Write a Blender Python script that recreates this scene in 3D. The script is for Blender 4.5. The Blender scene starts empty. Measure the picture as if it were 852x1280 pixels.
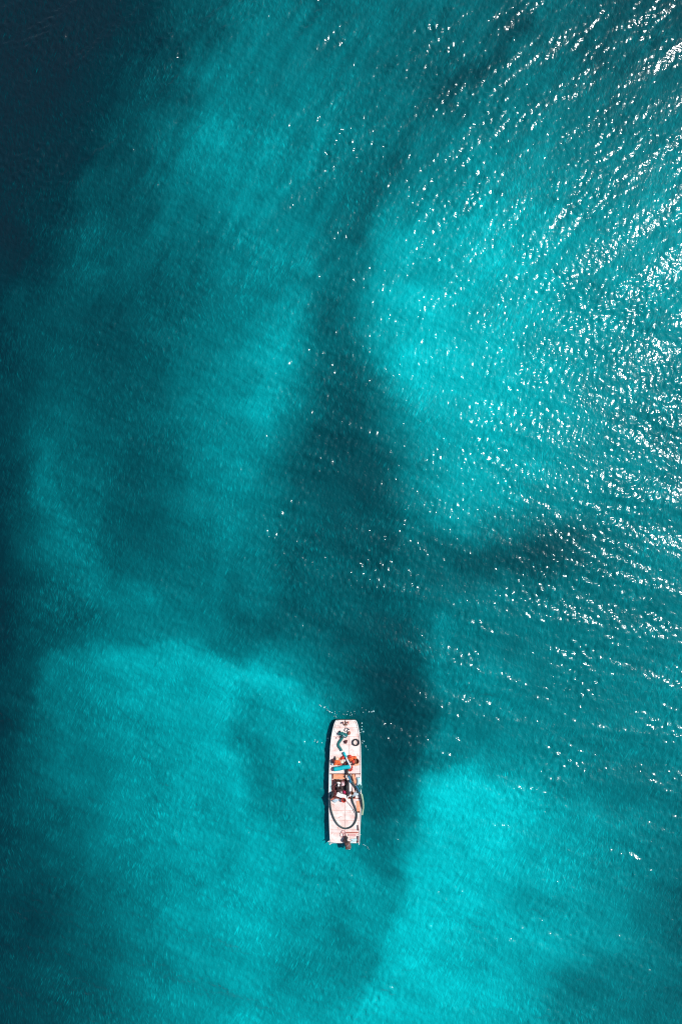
import bpy, bmesh, math, random
import numpy as np
from mathutils import Vector, Matrix

# ------------------------------------------------------------------ camera, sky, sun, exposure
scene = bpy.context.scene
COL = scene.collection
U = 0.0645                      # metres per image pixel at water level
ALT = 55.0                      # drone altitude


def px_to_m(px, py, z=0.0):
    """image pixel coordinate -> metres (origin under the drone)"""
    return Vector(((px - 426.0) * U, (640.0 - py) * U, z))


cam_d = bpy.data.cameras.new('camera')
cam = bpy.data.objects.new('camera', cam_d)
COL.objects.link(cam)
cam.location = (0, 0, ALT)
cam.rotation_euler = (0, 0, 0)
cam_d.sensor_fit = 'VERTICAL'
cam_d.sensor_height = 36.0
cam_d.lens = 36.0 * ALT / (1280 * U)
cam_d.clip_end = 20000
scene.camera = cam

SUN_DIR = Vector((42.5, 16.0, 55.0)).normalized()
sun_el = math.asin(SUN_DIR.z)
sun_az = math.atan2(SUN_DIR.x, SUN_DIR.y)

world = bpy.data.worlds.new('World')
scene.world = world
world.use_nodes = True
wn = world.node_tree
bg = wn.nodes['Background']
sky = wn.nodes.new('ShaderNodeTexSky')
sky.sky_type = 'NISHITA'
sky.sun_disc = False
sky.sun_elevation = sun_el
sky.sun_rotation = sun_az
wn.links.new(sky.outputs[0], bg.inputs[0])
bg.inputs[1].default_value = 0.08

sun_d = bpy.data.lights.new('sun', 'SUN')
sun_d.energy = 4.0
sun_d.angle = math.radians(0.53)
sun_d.color = (1.0, 0.97, 0.93)
sun = bpy.data.objects.new('sun', sun_d)
COL.objects.link(sun)
sun.location = (30, 12, 60)
sun.rotation_euler = SUN_DIR.to_track_quat('Z', 'Y').to_euler()

vs = scene.view_settings
vs.view_transform = 'Standard'
vs.look = 'None'
vs.exposure = 0.1
vs.gamma = 1.0
vs.use_curve_mapping = False
scene.cycles.use_denoising = False
scene.cycles.max_bounces = 5
scene.cycles.filter_width = 1.15

rng = np.random.default_rng(11)
random.seed(5)


def srgb(r, g, b):
    f = lambda c: ((c / 255 + 0.055) / 1.055) ** 2.4 if c > 10 else c / 255 / 12.92
    return (f(r), f(g), f(b), 1.0)


# ------------------------------------------------------------------ materials
def mat(name, col, rough=0.6, col2=None, scale=6.0, mix=0.5, bump=0.0, metal=0.0, col3=None, scale3=2.0, thr3=0.6):
    m = bpy.data.materials.new(name)
    m.use_nodes = True
    nt = m.node_tree
    N, L = nt.nodes, nt.links
    b = N['Principled BSDF']
    b.inputs['Roughness'].default_value = rough
    b.inputs['Metallic'].default_value = metal
    tc = N.new('ShaderNodeTexCoord')
    no = N.new('ShaderNodeTexNoise')
    no.inputs['Scale'].default_value = scale
    no.inputs['Detail'].default_value = 8
    no.inputs['Roughness'].default_value = 0.65
    L.new(tc.outputs['Object'], no.inputs['Vector'])
    rp = N.new('ShaderNodeValToRGB')
    c = tuple(col) if len(col) == 4 else (*col, 1)
    c2 = col2 or tuple(0.55 * v for v in c[:3]) + (1,)
    c2 = tuple(c2) if len(c2) == 4 else (*c2, 1)
    rp.color_ramp.elements[0].position = 0.28
    rp.color_ramp.elements[1].position = 0.58
    rp.color_ramp.elements[0].color = tuple(c2[i] * mix + c[i] * (1 - mix) for i in range(4))
    rp.color_ramp.elements[1].color = c
    L.new(no.outputs['Fac'], rp.inputs[0])
    out = rp.outputs[0]
    if col3:
        n3 = N.new('ShaderNodeTexNoise')
        n3.inputs['Scale'].default_value = scale3
        n3.inputs['Detail'].default_value = 10
        n3.inputs['Roughness'].default_value = 0.7
        n3.inputs['Distortion'].default_value = 0.6
        L.new(tc.outputs['Object'], n3.inputs['Vector'])
        r3 = N.new('ShaderNodeMapRange')
        r3.inputs['From Min'].default_value = thr3
        r3.inputs['From Max'].default_value = thr3 + 0.14
        L.new(n3.outputs['Fac'], r3.inputs['Value'])
        mx = N.new('ShaderNodeMix')
        mx.data_type = 'RGBA'
        L.new(r3.outputs['Result'], mx.inputs['Factor'])
        L.new(out, mx.inputs['A'])
        mx.inputs['B'].default_value = (*col3[:3], 1)
        out = mx.outputs['Result']
    L.new(out, b.inputs['Base Color'])
    if bump:
        bp = N.new('ShaderNodeBump')
        bp.inputs['Strength'].default_value = 1.0
        bp.inputs['Distance'].default_value = bump
        L.new(no.outputs['Fac'], bp.inputs['Height'])
        L.new(bp.outputs['Normal'], b.inputs['Normal'])
    return m


M = {
    'deck': mat('white_deck_paint', (0.92, 0.83, 0.78), 0.55, (0.76, 0.46, 0.4), 1.6, 0.95, 0.004,
                col3=(0.6, 0.25, 0.19), scale3=3.0, thr3=0.56),
    'deck_old': mat('pink_worn_deck_paint', (0.84, 0.72, 0.68), 0.6, (0.7, 0.4, 0.36), 3.5, 0.7, 0.004,
                    col3=(0.55, 0.24, 0.18), scale3=2.4, thr3=0.57),
    'hull': mat('weathered_hull_paint', (0.16, 0.1, 0.09), 0.6, (0.07, 0.045, 0.04), 4, 0.7, 0.006),
    'joint': mat('faded_pink_primer', (0.6, 0.32, 0.28), 0.8, (0.42, 0.16, 0.13), 7, 0.8),
    'rust': mat('red_oxide_steel', (0.5, 0.16, 0.12), 0.75, (0.3, 0.09, 0.06), 8, 0.7, 0.004),
    'rail': mat('white_rail_paint', (0.82, 0.8, 0.77), 0.5, (0.6, 0.5, 0.46), 5, 0.6, col3=(0.45, 0.2, 0.14), scale3=4, thr3=0.63),
    'cyan_paint': mat('pale_cyan_paint', (0.45, 0.72, 0.76), 0.55, (0.7, 0.75, 0.75), 6, 0.8),
    'black': mat('black_rubber', (0.022, 0.026, 0.03), 0.6, (0.045, 0.05, 0.055), 12, 0.8, 0.002),
    'hose': mat('dark_green_grey_hose', (0.022, 0.05, 0.055), 0.45, (0.05, 0.08, 0.08), 9, 0.8),
    'hose_blue': mat('blue_hose', (0.01, 0.2, 0.36), 0.5, (0.03, 0.1, 0.2), 9, 0.8),
    'teal_net': mat('teal_net', (0.01, 0.17, 0.17), 0.8, (0.0, 0.06, 0.08), 14, 0.8),
    'navy_net': mat('navy_net', (0.012, 0.03, 0.07), 0.8, (0.01, 0.015, 0.03), 14, 0.8),
    'teal_tarp': mat('teal_tarp', (0.0, 0.5, 0.56), 0.5, (0.0, 0.32, 0.42), 8, 0.8, 0.01),
    'pale_pipe': mat('pale_blue_pipe', (0.55, 0.68, 0.75), 0.4, (0.4, 0.52, 0.6), 10, 0.6),
    'red': mat('red_plastic', (0.7, 0.06, 0.03), 0.5, (0.35, 0.03, 0.02), 9, 0.7),
    'orange': mat('orange_fabric', (0.85, 0.17, 0.04), 0.7, (0.6, 0.06, 0.02), 9, 0.8, 0.012),
    'orange_pale': mat('faded_orange_board', (0.85, 0.42, 0.24), 0.7, (0.8, 0.22, 0.1), 5, 0.9, 0.004),
    'cream': mat('cream_sack', (0.85, 0.7, 0.56), 0.8, (0.75, 0.45, 0.32), 9, 0.7, 0.01),
    'white': mat('white_plank_paint', (0.86, 0.83, 0.81), 0.6, (0.7, 0.62, 0.6), 6, 0.6),
    'maroon': mat('maroon_metal', (0.13, 0.025, 0.025), 0.6, (0.05, 0.015, 0.018), 8, 0.8),
    'engine': mat('oily_engine_metal', (0.07, 0.045, 0.045), 0.5, (0.02, 0.014, 0.016), 10, 0.8, 0.004, 0.3),
    'pink_metal': mat('pink_tank_paint', (0.62, 0.38, 0.42), 0.45, (0.42, 0.2, 0.22), 8, 0.7),
    'magenta': mat('magenta_plastic', (0.5, 0.02, 0.1), 0.5),
    'steel': mat('grey_steel', (0.35, 0.33, 0.34), 0.4, (0.2, 0.15, 0.15), 10, 0.7, 0, 0.5),
    'brown': mat('brown_cowling', (0.17, 0.09, 0.075), 0.5, (0.07, 0.035, 0.03), 9, 0.7),
    'rope_red': mat('red_brown_rope', (0.42, 0.15, 0.1), 0.9, (0.25, 0.08, 0.06), 20, 0.7),
    'rope_pale': mat('pale_rope', (0.62, 0.66, 0.66), 0.9, (0.45, 0.4, 0.42), 20, 0.7),
    'rope_pink': mat('pink_rope', (0.75, 0.42, 0.4), 0.9, (0.5, 0.2, 0.2), 20, 0.7),
    'bluegrey': mat('blue_grey_sack', (0.42, 0.56, 0.64), 0.8, (0.6, 0.66, 0.7), 8, 0.8, 0.01),
    'green_pale': mat('pale_green_hose', (0.5, 0.62, 0.42), 0.55, (0.2, 0.32, 0.2), 6, 0.9),
    'wood': mat('brown_wood', (0.26, 0.1, 0.05), 0.7, (0.12, 0.04, 0.02), 9, 0.7),
    'glint_foam': mat('glint_foam_white', (0.55, 0.86, 0.88), 0.6),
}


# ------------------------------------------------------------------ water (large structure)
def field(nx, ny, dx, filt, seed):
    """random height field whose spectrum is filt(kx, ky); periodic"""
    r = np.random.default_rng(seed)
    w = np.fft.rfft2(r.standard_normal((ny, nx)))
    ky = np.fft.fftfreq(ny, dx)[:, None] * 2 * np.pi
    kx = np.fft.rfftfreq(nx, dx)[None, :] * 2 * np.pi
    h = np.fft.irfft2(w * filt(kx, ky), s=(ny, nx))
    return h


def band(lmin, lmax, ang=None, spread=0.5, floor=0.15, power=0.0):
    """band of wavelengths, crests travelling along ang (radians)"""
    def f(kx, ky):
        k = np.sqrt(kx * kx + ky * ky) + 1e-9
        lam = 2 * np.pi / k
        lc = np.log(lam)
        a, b = math.log(lmin), math.log(lmax)
        g = np.exp(-((lc - (a + b) / 2) / ((b - a) / 2)) ** 4) * k ** power
        if ang is not None:
            th = np.arctan2(ky, kx) - ang
            d = np.abs(np.sin(th))
            g = g * (floor + (1 - floor) * np.exp(-(d / math.sin(spread)) ** 2))
        return g
    return f


def slope_norm(h, dx, target):
    gy, gx = np.gradient(h, dx)
    return h * (target / math.sqrt((gx * gx + gy * gy).mean() / 2 + 1e-12))


DX = 0.15
NX, NY = 512, 720                           # dense patch, 76.8 m by 108 m
xs = (np.arange(NX) - (NX - 1) / 2) * DX
ys = (np.arange(NY) - (NY - 1) / 2) * DX
XX, YY = np.meshgrid(xs, ys)
PX, PY = XX / U + 426.0, 640.0 - YY / U     # image pixel coordinates of every vertex

# two wave trains that cross from north to south
A = slope_norm(field(NX, NY, DX, band(0.9, 2.6, math.radians(128), 0.45, 0.12), 1), DX, 1.0)
B = slope_norm(field(NX, NY, DX, band(0.9, 2.8, math.radians(72), 0.45, 0.12), 2), DX, 1.0)
wA = 1 / (1 + np.exp((PY - 380) / 60))
chop = A * np.sqrt(wA) + B * np.sqrt(1 - wA)
swA = slope_norm(field(NX, NY, DX, band(3.0, 7.0, math.radians(125), 0.35, 0.05), 3), DX, 1.0)
swB = slope_norm(field(NX, NY, DX, band(3.0, 7.0, math.radians(78), 0.35, 0.05), 4), DX, 1.0)
swell = swA * np.sqrt(wA) + swB * np.sqrt(1 - wA)
rip = slope_norm(field(NX, NY, DX, band(0.4, 0.85, math.radians(100), 0.9, 0.75), 5), DX, 1.0)
gust = field(NX, NY, DX, band(6, 25), 6)
gust = gust / gust.std()
spk = field(NX, NY, DX, band(0.8, 1.8), 9)
spk = 1 + 0.95 * np.clip(spk / spk.std() - 1.1, 0, 1.7)
gmul = np.clip(1 + 0.3 * gust, 0.35, 1.8)
calm = 0.83 + 0.17 / (1 + np.exp(-(PX - 430) / 90)) + 0.1 / (1 + np.exp((PY - 330) / 60))
# gusts: livelier patches of chop to the north and to the south-east
calm = calm + 0.24 * np.exp(-((PX - 700) / 170) ** 2 - ((PY - 820) / 130) ** 2) + 0.16 * np.exp(-((PX - 520) / 140) ** 2 - ((PY - 150) / 180) ** 2)
calm = calm + 0.12 * np.exp(-((PX - 470) / 120) ** 2 - ((PY - 760) / 60) ** 2)
HH = swell * 0.042 + (chop * 0.048 + rip * 0.1 * spk) * gmul * calm


def polydist(pts, px, py):
    """distance to a polyline and the fraction along it"""
    best = np.full(px.shape, 1e9)
    for (x0, y0), (x1, y1) in zip(pts[:-1], pts[1:]):
        vx, vy = x1 - x0, y1 - y0
        t = np.clip(((px - x0) * vx + (py - y0) * vy) / (vx * vx + vy * vy + 1e-9), 0, 1)
        best = np.minimum(best, np.hypot(px - x0 - t * vx, py - y0 - t * vy))
    return best


# small wake ridges thrown by passing boats and by the bow
wn1 = field(NX, NY, DX, band(1.5, 5), 7)
wn1 /= wn1.std()
for pts, hgt, wid in [([(640, 903), (720, 911), (790, 918), (900, 925)], 0.085, 4.0),
                      ([(540, 778), (600, 790), (690, 815), (800, 840)], 0.06, 5.0),
                      ([(396, 876), (408, 885), (418, 892), (432, 889)], 0.05, 3.0),
                      ([(452, 895), (456, 925), (470, 937)], 0.04, 3.0),
                      ([(590, 860), (640, 868), (700, 874)], 0.03, 4.0)]:
    d = polydist(pts, PX + 2.5 * wn1, PY + 2.5 * wn1)
    HH += hgt * np.exp(-(d / wid) ** 2) * np.clip(0.7 + 0.4 * wn1, 0, 1.6)
# flatten the sheet towards the margin of the dense patch
edge = np.clip(np.minimum(np.minimum(XX - xs[0], xs[-1] - XX), np.minimum(YY - ys[0], ys[-1] - YY)) / 3.0, 0, 1)
HH *= edge * edge * (3 - 2 * edge)
# ripples lapping off the hull
dh = np.hypot(np.maximum(np.abs(PX - 431) - 19, 0), np.maximum(np.abs(PY - 974) - 75, 0)) * U
HH += 0.02 * np.cos(2 * np.pi * dh / 0.55) * np.exp(-dh / 0.9) * np.clip(0.8 + 0.6 * wn1, 0, 2)
# the hull presses the sheet down beneath itself
hm = np.clip(1.25 - np.hypot((PX - 431) / 19.0, 0) ** 6 - ((PY - 974) / 75.0) ** 10, 0, 1)
HH = HH * (1 - hm) - 0.12 * hm

# suspended sediment: brightness judged by eye (image x, then values) along pixel rows, keyed by image y
SILT_ROWS = {
    20: [(0, 0.05), (90, 0.05), (180, .13), (260, .30), (350, .37), (450, .37), (540, .36), (620, .26), (700, .30), (780, .23), (850, .23)],
    110: [(0, 0.05), (90, 0.06), (170, .16), (250, .34), (330, .44), (430, .44), (510, .36), (560, .26), (620, .36), (700, .36), (780, .29), (850, .33)],
    200: [(0, 0.05), (90, .09), (170, .20), (250, .40), (330, .48), (410, .46), (475, .31), (540, 0.51), (620, 0.55), (700, .46), (780, .39), (850, .45)],
    300: [(0, .06), (70, .16), (130, .25), (200, .27), (270, .42), (340, .50), (395, .50), (432, .31), (490, 0.58), (560, 0.67), (640, 0.67), (710, .58), (780, .53), (850, .53)],
    400: [(0, .13), (70, .24), (130, .22), (200, .27), (260, .36), (330, .55), (385, .54), (420, .29), (470, 0.65), (540, 0.74), (640, .72), (720, 0.62), (800, .46), (850, .50)],
    490: [(0, .13), (60, .24), (110, .26), (200, .27), (260, .44), (330, .60), (375, .50), (415, .28), (460, .36), (510, 0.7), (580, 0.77), (660, 0.74), (740, .50), (850, .46)],
    590: [(0, .13), (55, .25), (95, .29), (150, .22), (210, .27), (265, .50), (310, .46), (360, .30), (420, .30), (480, .34), (535, .64), (610, .75), (690, .64), (760, .52), (850, .48)],
    645: [(0, .13), (52, .28), (95, .36), (150, .23), (210, .26), (268, .44), (320, .36), (380, 0.34), (430, .30), (480, .34), (532, .60), (600, .66), (680, .54), (760, .48), (850, .46)],
    680: [(0, .13), (50, .30), (95, .38), (150, .24), (210, .26), (270, .38), (330, 0.35), (420, .31), (490, .34), (535, .50), (580, .34), (660, .30), (720, .36), (800, .46), (850, .44)],
    750: [(0, .13), (50, .24), (110, .36), (180, .40), (250, .40), (290, 0.36), (350, 0.34), (430, .31), (500, .33), (550, .42), (610, .44), (700, .46), (850, .42)],
    795: [(0, .13), (60, .24), (120, .36), (180, .42), (250, .44), (290, .32), (350, 0.35), (430, .30), (500, .31), (560, .45), (640, .46), (740, .44), (850, .42)],
    830: [(0, .13), (60, .28), (120, .42), (200, .52), (270, .58), (330, .60), (395, .50), (450, 0.31), (520, .29), (565, .48), (640, .50), (740, .44), (850, .42)],
    920: [(0, .13), (50, .26), (110, .44), (190, .52), (265, .62), (310, .54), (390, .56), (460, .31), (520, .27), (560, .46), (650, .48), (740, .45), (850, .44)],
    955: [(0, .13), (55, .25), (115, .46), (190, .54), (262, .65), (300, .60), (350, .52), (395, .55), (460, .31), (510, .29), (545, .44), (600, .46), (680, .48), (760, .46), (850, .44)],
    980: [(0, .13), (58, .25), (118, .46), (190, .55), (260, .64), (297, .66), (340, .50), (395, .52), (460, .31), (505, .31), (535, .70), (595, .70), (670, .54), (760, .47), (850, .43)],
    1000: [(0, .13), (60, .25), (120, .46), (190, .56), (260, .64), (295, .68), (335, .52), (395, .50), (460, .31), (500, 0.35), (535, .78), (590, .76), (670, .58), (760, .48), (850, .42)],
    1080: [(0, .13), (70, .25), (140, .44), (220, .58), (300, .68), (350, .66), (405, .64), (455, 0.5), (490, 0.42), (520, .74), (590, .80), (690, .66), (770, .52), (850, .40)],
    1160: [(0, .13), (80, .25), (160, .42), (240, .60), (310, .70), (370, 0.6), (430, 0.58), (475, 0.6), (520, .80), (600, .80), (690, .66), (770, .52), (850, .36)],
    1260: [(0, .14), (80, .24), (160, .34), (240, .50), (320, .64), (400, .62), (470, .74), (550, .78), (640, .64), (730, .50), (850, .33)],
}
wf = [field(NX, NY, DX, band(4, 14), 21), field(NX, NY, DX, band(4, 14), 22),
      field(NX, NY, DX, band(1.0, 4), 23), field(NX, NY, DX, band(1.0, 4), 24)]
wf = [f / f.std() for f in wf]
QX = np.clip(PX, 0, 852) + 5 * wf[0] + 1.8 * wf[2]
QY = np.clip(PY, 0, 1280) + 5 * wf[1] + 1.8 * wf[3]
cw, ch = np.arange(-40, 900, 8.0), np.arange(-40, 1330, 8.0)
GX, GY = np.meshgrid(cw, ch)
rows = np.array([np.interp(cw, [p[0] for p in r], [p[1] for p in r]) for r in SILT_ROWS.values()])
CG = np.stack([np.interp(ch, list(SILT_ROWS), rows[:, i]) for i in range(len(cw))], 1)
kern = np.exp(-0.5 * (np.arange(-6, 7) / 1.8) ** 2)
kern /= kern.sum()
CG = np.apply_along_axis(lambda v: np.convolve(np.pad(v, 6, mode='edge'), kern, 'valid'), 0, CG)
CG = np.apply_along_axis(lambda v: np.convolve(np.pad(v, 6, mode='edge'), kern, 'valid'), 1, CG)


def bilerp(g, qx, qy):
    fx = np.clip((qx - cw[0]) / 8.0, 0, len(cw) - 1.001)
    fy = np.clip((qy - ch[0]) / 8.0, 0, len(ch) - 1.001)
    ix, iy = fx.astype(int), fy.astype(int)
    tx, ty = fx - ix, fy - iy
    return (g[iy, ix] * (1 - tx) + g[iy, ix + 1] * tx) * (1 - ty) + (g[iy + 1, ix] * (1 - tx) + g[iy + 1, ix + 1] * tx) * ty


T = bilerp(CG, QX, QY)


def inside(poly, px, py):
    c = np.zeros(px.shape, bool)
    n = len(poly)
    for i in range(n):
        x0, y0 = poly[i]
        x1, y1 = poly[(i + 1) % n]
        cond = ((y0 > py) != (y1 > py))
        xi = (x1 - x0) * (py - y0) / (y1 - y0 + 1e-9) + x0
        c ^= cond & (px < xi)
    return c


def plume(poly, delta, soft, front=0, reach=60.0):
    """raise or lower the sediment inside a billowing outline"""
    global T
    qx, qy = PX + 4 * wf[0] + 1.6 * wf[2], PY + 4 * wf[1] + 1.6 * wf[3]
    d = polydist(poly + [poly[0]], qx, qy)
    s = np.where(inside(poly, qx, qy), d, -d)
    m = 1 / (1 + np.exp(-s / soft))
    if front:                                # silt thins out behind the leading front
        m = m * np.exp(-polydist(poly[:front], qx, qy) / reach)
    T = T + delta * m


def stroke(pts, wid, delta):
    """a lane of clearer (or cloudier) water with a soft, wandering edge"""
    global T
    qx, qy = PX + 4 * wf[0] + 1.6 * wf[2], PY + 4 * wf[1] + 1.6 * wf[3]
    d = polydist(pts, qx, qy)
    T = T + delta * np.exp(-(d / wid) ** 2.6)


# crisp fronts between the clear channel and the silt clouds
plume([(50, 826), (150, 808), (240, 802), (285, 826), (350, 842), (402, 872), (412, 1100), (300, 1150), (100, 1150), (0, 1000)], 0.17, 4.0, 6, 70)
plume([(455, 1260), (478, 1190), (505, 1120), (522, 1040), (527, 964), (600, 960), (680, 985), (760, 1100), (700, 1290)], 0.16, 4.0, 6, 60)
# the clear lens of water between the clouds
plume([(448, 395), (480, 520), (528, 650), (540, 780), (538, 950), (522, 1040), (500, 1120), (470, 1170), (460, 1100), (450, 960), (430, 890), (400, 868),
       (345, 840), (296, 815), (300, 770), (345, 705), (356, 610), (388, 440), (415, 400)], -0.04, 6)
plume([(462, 370), (480, 300), (530, 240), (640, 330), (660, 430), (600, 520), (510, 480)], 0.05, 8)
stroke([(660, 30), (600, 82), (545, 130), (500, 195), (462, 262), (445, 296)], 16, -0.09)
stroke([(520, 790), (516, 870), (512, 945)], 22, -0.015)
stroke([(490, 800), (480, 900), (478, 1000)], 34, -0.03)
stroke([(300, 870), (308, 930), (340, 1000), (385, 1080), (430, 1160), (455, 1200)], 20, -0.085)
stroke([(550, 698), (600, 706), (655, 702), (705, 684)], 26, -0.06)
stroke([(560, 702), (640, 708), (720, 672), (770, 640)], 44, -0.03)
stroke([(555, 765), (553, 840), (556, 920)], 10, 0.05)
stroke([(372, 380), (350, 440), (325, 540), (285, 660)], 22, 0.07)
stroke([(278, 690), (276, 790)], 10, 0.05)
stroke([(335, 600), (320, 680), (318, 745)], 26, 0.04)
stroke([(50, 560), (60, 620), (80, 680), (125, 725), (180, 750)], 20, 0.07)
stroke([(120, 220), (105, 290), (120, 350)], 24, 0.03)
stroke([(320, 40), (270, 110), (265, 170)], 26, 0.06)
stroke([(280, 860), (284, 950), (300, 1020), (330, 1080)], 13, 0.06)
stroke([(150, 930), (165, 1010), (130, 1090)], 22, 0.04)

mot = field(NX, NY, DX, lambda kx, ky: 1 / (kx * kx + ky * ky + 0.05) ** 0.75 * np.exp(-((np.hypot(kx, ky) * 0.1) ** 2)), 31)
mot /= mot.std()
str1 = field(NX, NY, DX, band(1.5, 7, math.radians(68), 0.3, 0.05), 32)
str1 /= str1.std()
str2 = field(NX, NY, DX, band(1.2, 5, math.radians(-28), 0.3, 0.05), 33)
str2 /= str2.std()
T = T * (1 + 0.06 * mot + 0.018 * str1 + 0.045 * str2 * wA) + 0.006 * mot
T = np.clip(T, 0.0, 1.0)

# outer rows of the same sheet run to the horizon
grow = [1.0, 3, 8, 20, 50, 120, 300, 800, 2500, 8000]
ox = np.concatenate([[xs[0] - g for g in grow[::-1]], xs, [xs[-1] + g for g in grow]])
oy = np.concatenate([[ys[0] - g for g in grow[::-1]], ys, [ys[-1] + g for g in grow]])
g = len(grow)
Z = np.pad(HH, g)
TP = np.pad(T, g, mode='edge')
far = np.zeros(TP.shape)
for i in range(g):
    f = min(1.0, grow[i] / 120.0)
    a = g - 1 - i
    for sl in (np.s_[a, a:far.shape[1] - a], np.s_[far.shape[0] - 1 - a, a:far.shape[1] - a],
               np.s_[a:far.shape[0] - a, a], np.s_[a:far.shape[0] - a, far.shape[1] - 1 - a]):
        far[sl] = f
TP = TP * (1 - far) + 0.34 * far
WX, WY = np.meshgrid(ox, oy)
ny_, nx_ = WX.shape
co = np.stack([WX, WY, Z], -1).reshape(-1, 3).astype(np.float32)
idx = np.arange(nx_ * ny_).reshape(ny_, nx_)
quads = np.stack([idx[:-1, :-1], idx[:-1, 1:], idx[1:, 1:], idx[1:, :-1]], -1).reshape(-1, 4).astype(np.int32)
me = bpy.data.meshes.new('water')
me.vertices.add(len(co))
me.vertices.foreach_set('co', co.ravel())
me.loops.add(quads.size)
me.loops.foreach_set('vertex_index', quads.ravel())
me.polygons.add(len(quads))
me.polygons.foreach_set('loop_start', np.arange(0, quads.size, 4, dtype=np.int32))
me.update(calc_edges=True)
me.polygons.foreach_set('use_smooth', np.ones(len(quads), bool))
at = me.attributes.new('silt', 'FLOAT', 'POINT')
at.data.foreach_set('value', TP.ravel().astype(np.float32))
water = bpy.data.objects.new('water', me)
COL.objects.link(water)
water['kind'] = 'structure'
water['label'] = 'rippled turquoise sea water with drifting pale silt clouds'


def water_material():
    m = bpy.data.materials.new('silty_sea_water')
    m.use_nodes = True
    nt = m.node_tree
    N, L = nt.nodes, nt.links
    b = N['Principled BSDF']
    b.inputs['Roughness'].default_value = 0.155
    b.inputs['IOR'].default_value = 1.333
    a = N.new('ShaderNodeAttribute')
    a.attribute_name = 'silt'
    tc = N.new('ShaderNodeTexCoord')

    def noise(sx, sy, rot, detail=3, rough=0.55, dist=0.0):
        mp = N.new('ShaderNodeMapping')
        mp.vector_type = 'TEXTURE'
        mp.inputs['Rotation'].default_value = (0, 0, math.radians(rot))
        mp.inputs['Scale'].default_value = (1 / sx, 1 / sy, 1)
        L.new(tc.outputs['Object'], mp.inputs['Vector'])
        n = N.new('ShaderNodeTexNoise')
        n.inputs['Scale'].default_value = 1
        n.inputs['Detail'].default_value = detail
        n.inputs['Roughness'].default_value = rough
        n.inputs['Distortion'].default_value = dist
        L.new(mp.outputs[0], n.inputs['Vector'])
        return n.outputs['Fac']

    def math_(op, x, y, clamp=False):
        n = N.new('ShaderNodeMath')
        n.operation = op
        n.use_clamp = clamp
        for i, v in enumerate((x, y)):
            if isinstance(v, (int, float)):
                n.inputs[i].default_value = v
            else:
                L.new(v, n.inputs[i])
        return n.outputs[0]

    # hair-fine streaks: sky reflections off the ripples, painted into the base colour
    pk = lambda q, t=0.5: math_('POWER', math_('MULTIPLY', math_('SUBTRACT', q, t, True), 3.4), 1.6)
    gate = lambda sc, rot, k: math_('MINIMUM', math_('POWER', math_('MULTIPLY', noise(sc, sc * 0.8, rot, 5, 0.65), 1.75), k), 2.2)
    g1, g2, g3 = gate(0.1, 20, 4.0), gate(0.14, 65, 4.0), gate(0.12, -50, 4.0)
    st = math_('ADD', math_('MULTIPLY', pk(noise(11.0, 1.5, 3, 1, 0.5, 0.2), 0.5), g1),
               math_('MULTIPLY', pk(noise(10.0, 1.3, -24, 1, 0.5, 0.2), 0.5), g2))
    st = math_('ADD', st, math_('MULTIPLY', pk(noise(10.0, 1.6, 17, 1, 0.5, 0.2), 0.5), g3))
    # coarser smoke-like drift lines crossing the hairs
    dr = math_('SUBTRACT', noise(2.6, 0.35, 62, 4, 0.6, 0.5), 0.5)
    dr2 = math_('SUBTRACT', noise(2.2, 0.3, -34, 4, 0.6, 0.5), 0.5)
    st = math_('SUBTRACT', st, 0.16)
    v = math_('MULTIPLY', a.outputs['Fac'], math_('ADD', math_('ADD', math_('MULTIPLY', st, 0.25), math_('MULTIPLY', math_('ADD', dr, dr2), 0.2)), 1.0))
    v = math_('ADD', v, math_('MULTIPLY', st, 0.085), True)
    rp = N.new('ShaderNodeValToRGB')
    cr = rp.color_ramp
    stops = [(0.0, srgb(16, 31, 41)), (0.06, srgb(7, 38, 48)), (0.12, srgb(0, 46, 55)), (0.25, srgb(0, 74, 81)),
             (0.45, srgb(0, 113, 119)), (0.65, srgb(0, 151, 156)), (0.85, srgb(0, 183, 187)), (1.0, srgb(2, 200, 203))]
    cr.elements[0].position, cr.elements[0].color = stops[0]
    cr.elements[1].position, cr.elements[1].color = stops[-1]
    for p, c in stops[1:-1]:
        e = cr.elements.new(p)
        e.color = c
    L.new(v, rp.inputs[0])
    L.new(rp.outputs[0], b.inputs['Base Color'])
    # capillary ripples
    r1 = noise(3.0, 2.2, 50, 1, 0.5, 0.4)
    r2 = noise(4.6, 1.6, -14, 1, 0.5, 0.2)
    h = math_('ADD', math_('MULTIPLY', r1, 0.05), math_('MULTIPLY', r2, 0.03))
    bp = N.new('ShaderNodeBump')
    bp.inputs['Strength'].default_value = 1.0
    bp.inputs['Distance'].default_value = 1.0
    L.new(h, bp.inputs['Height'])
    L.new(bp.outputs['Normal'], b.inputs['Normal'])
    return m


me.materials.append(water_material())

# ------------------------------------------------------------------ mesh helpers
BOAT_C = (431.0, 974.0)
BO = px_to_m(*BOAT_C, -0.3)


def D(px, py, z=0.0):
    """image pixel coordinate -> metres from the boat's centre"""
    return Vector(((px - BOAT_C[0]) * U, (BOAT_C[1] - py) * U, z))


def finish(name, bm, m, parent=None, smooth=False, loc=None):
    bmesh.ops.recalc_face_normals(bm, faces=bm.faces)
    me = bpy.data.meshes.new(name)
    bm.to_mesh(me)
    bm.free()
    if smooth:
        me.polygons.foreach_set('use_smooth', [True] * len(me.polygons))
    me.materials.append(M[m] if isinstance(m, str) else m)
    o = bpy.data.objects.new(name, me)
    COL.objects.link(o)
    if parent is not None:
        o.parent = parent
    if loc is not None:
        o.location = loc
    return o


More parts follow.
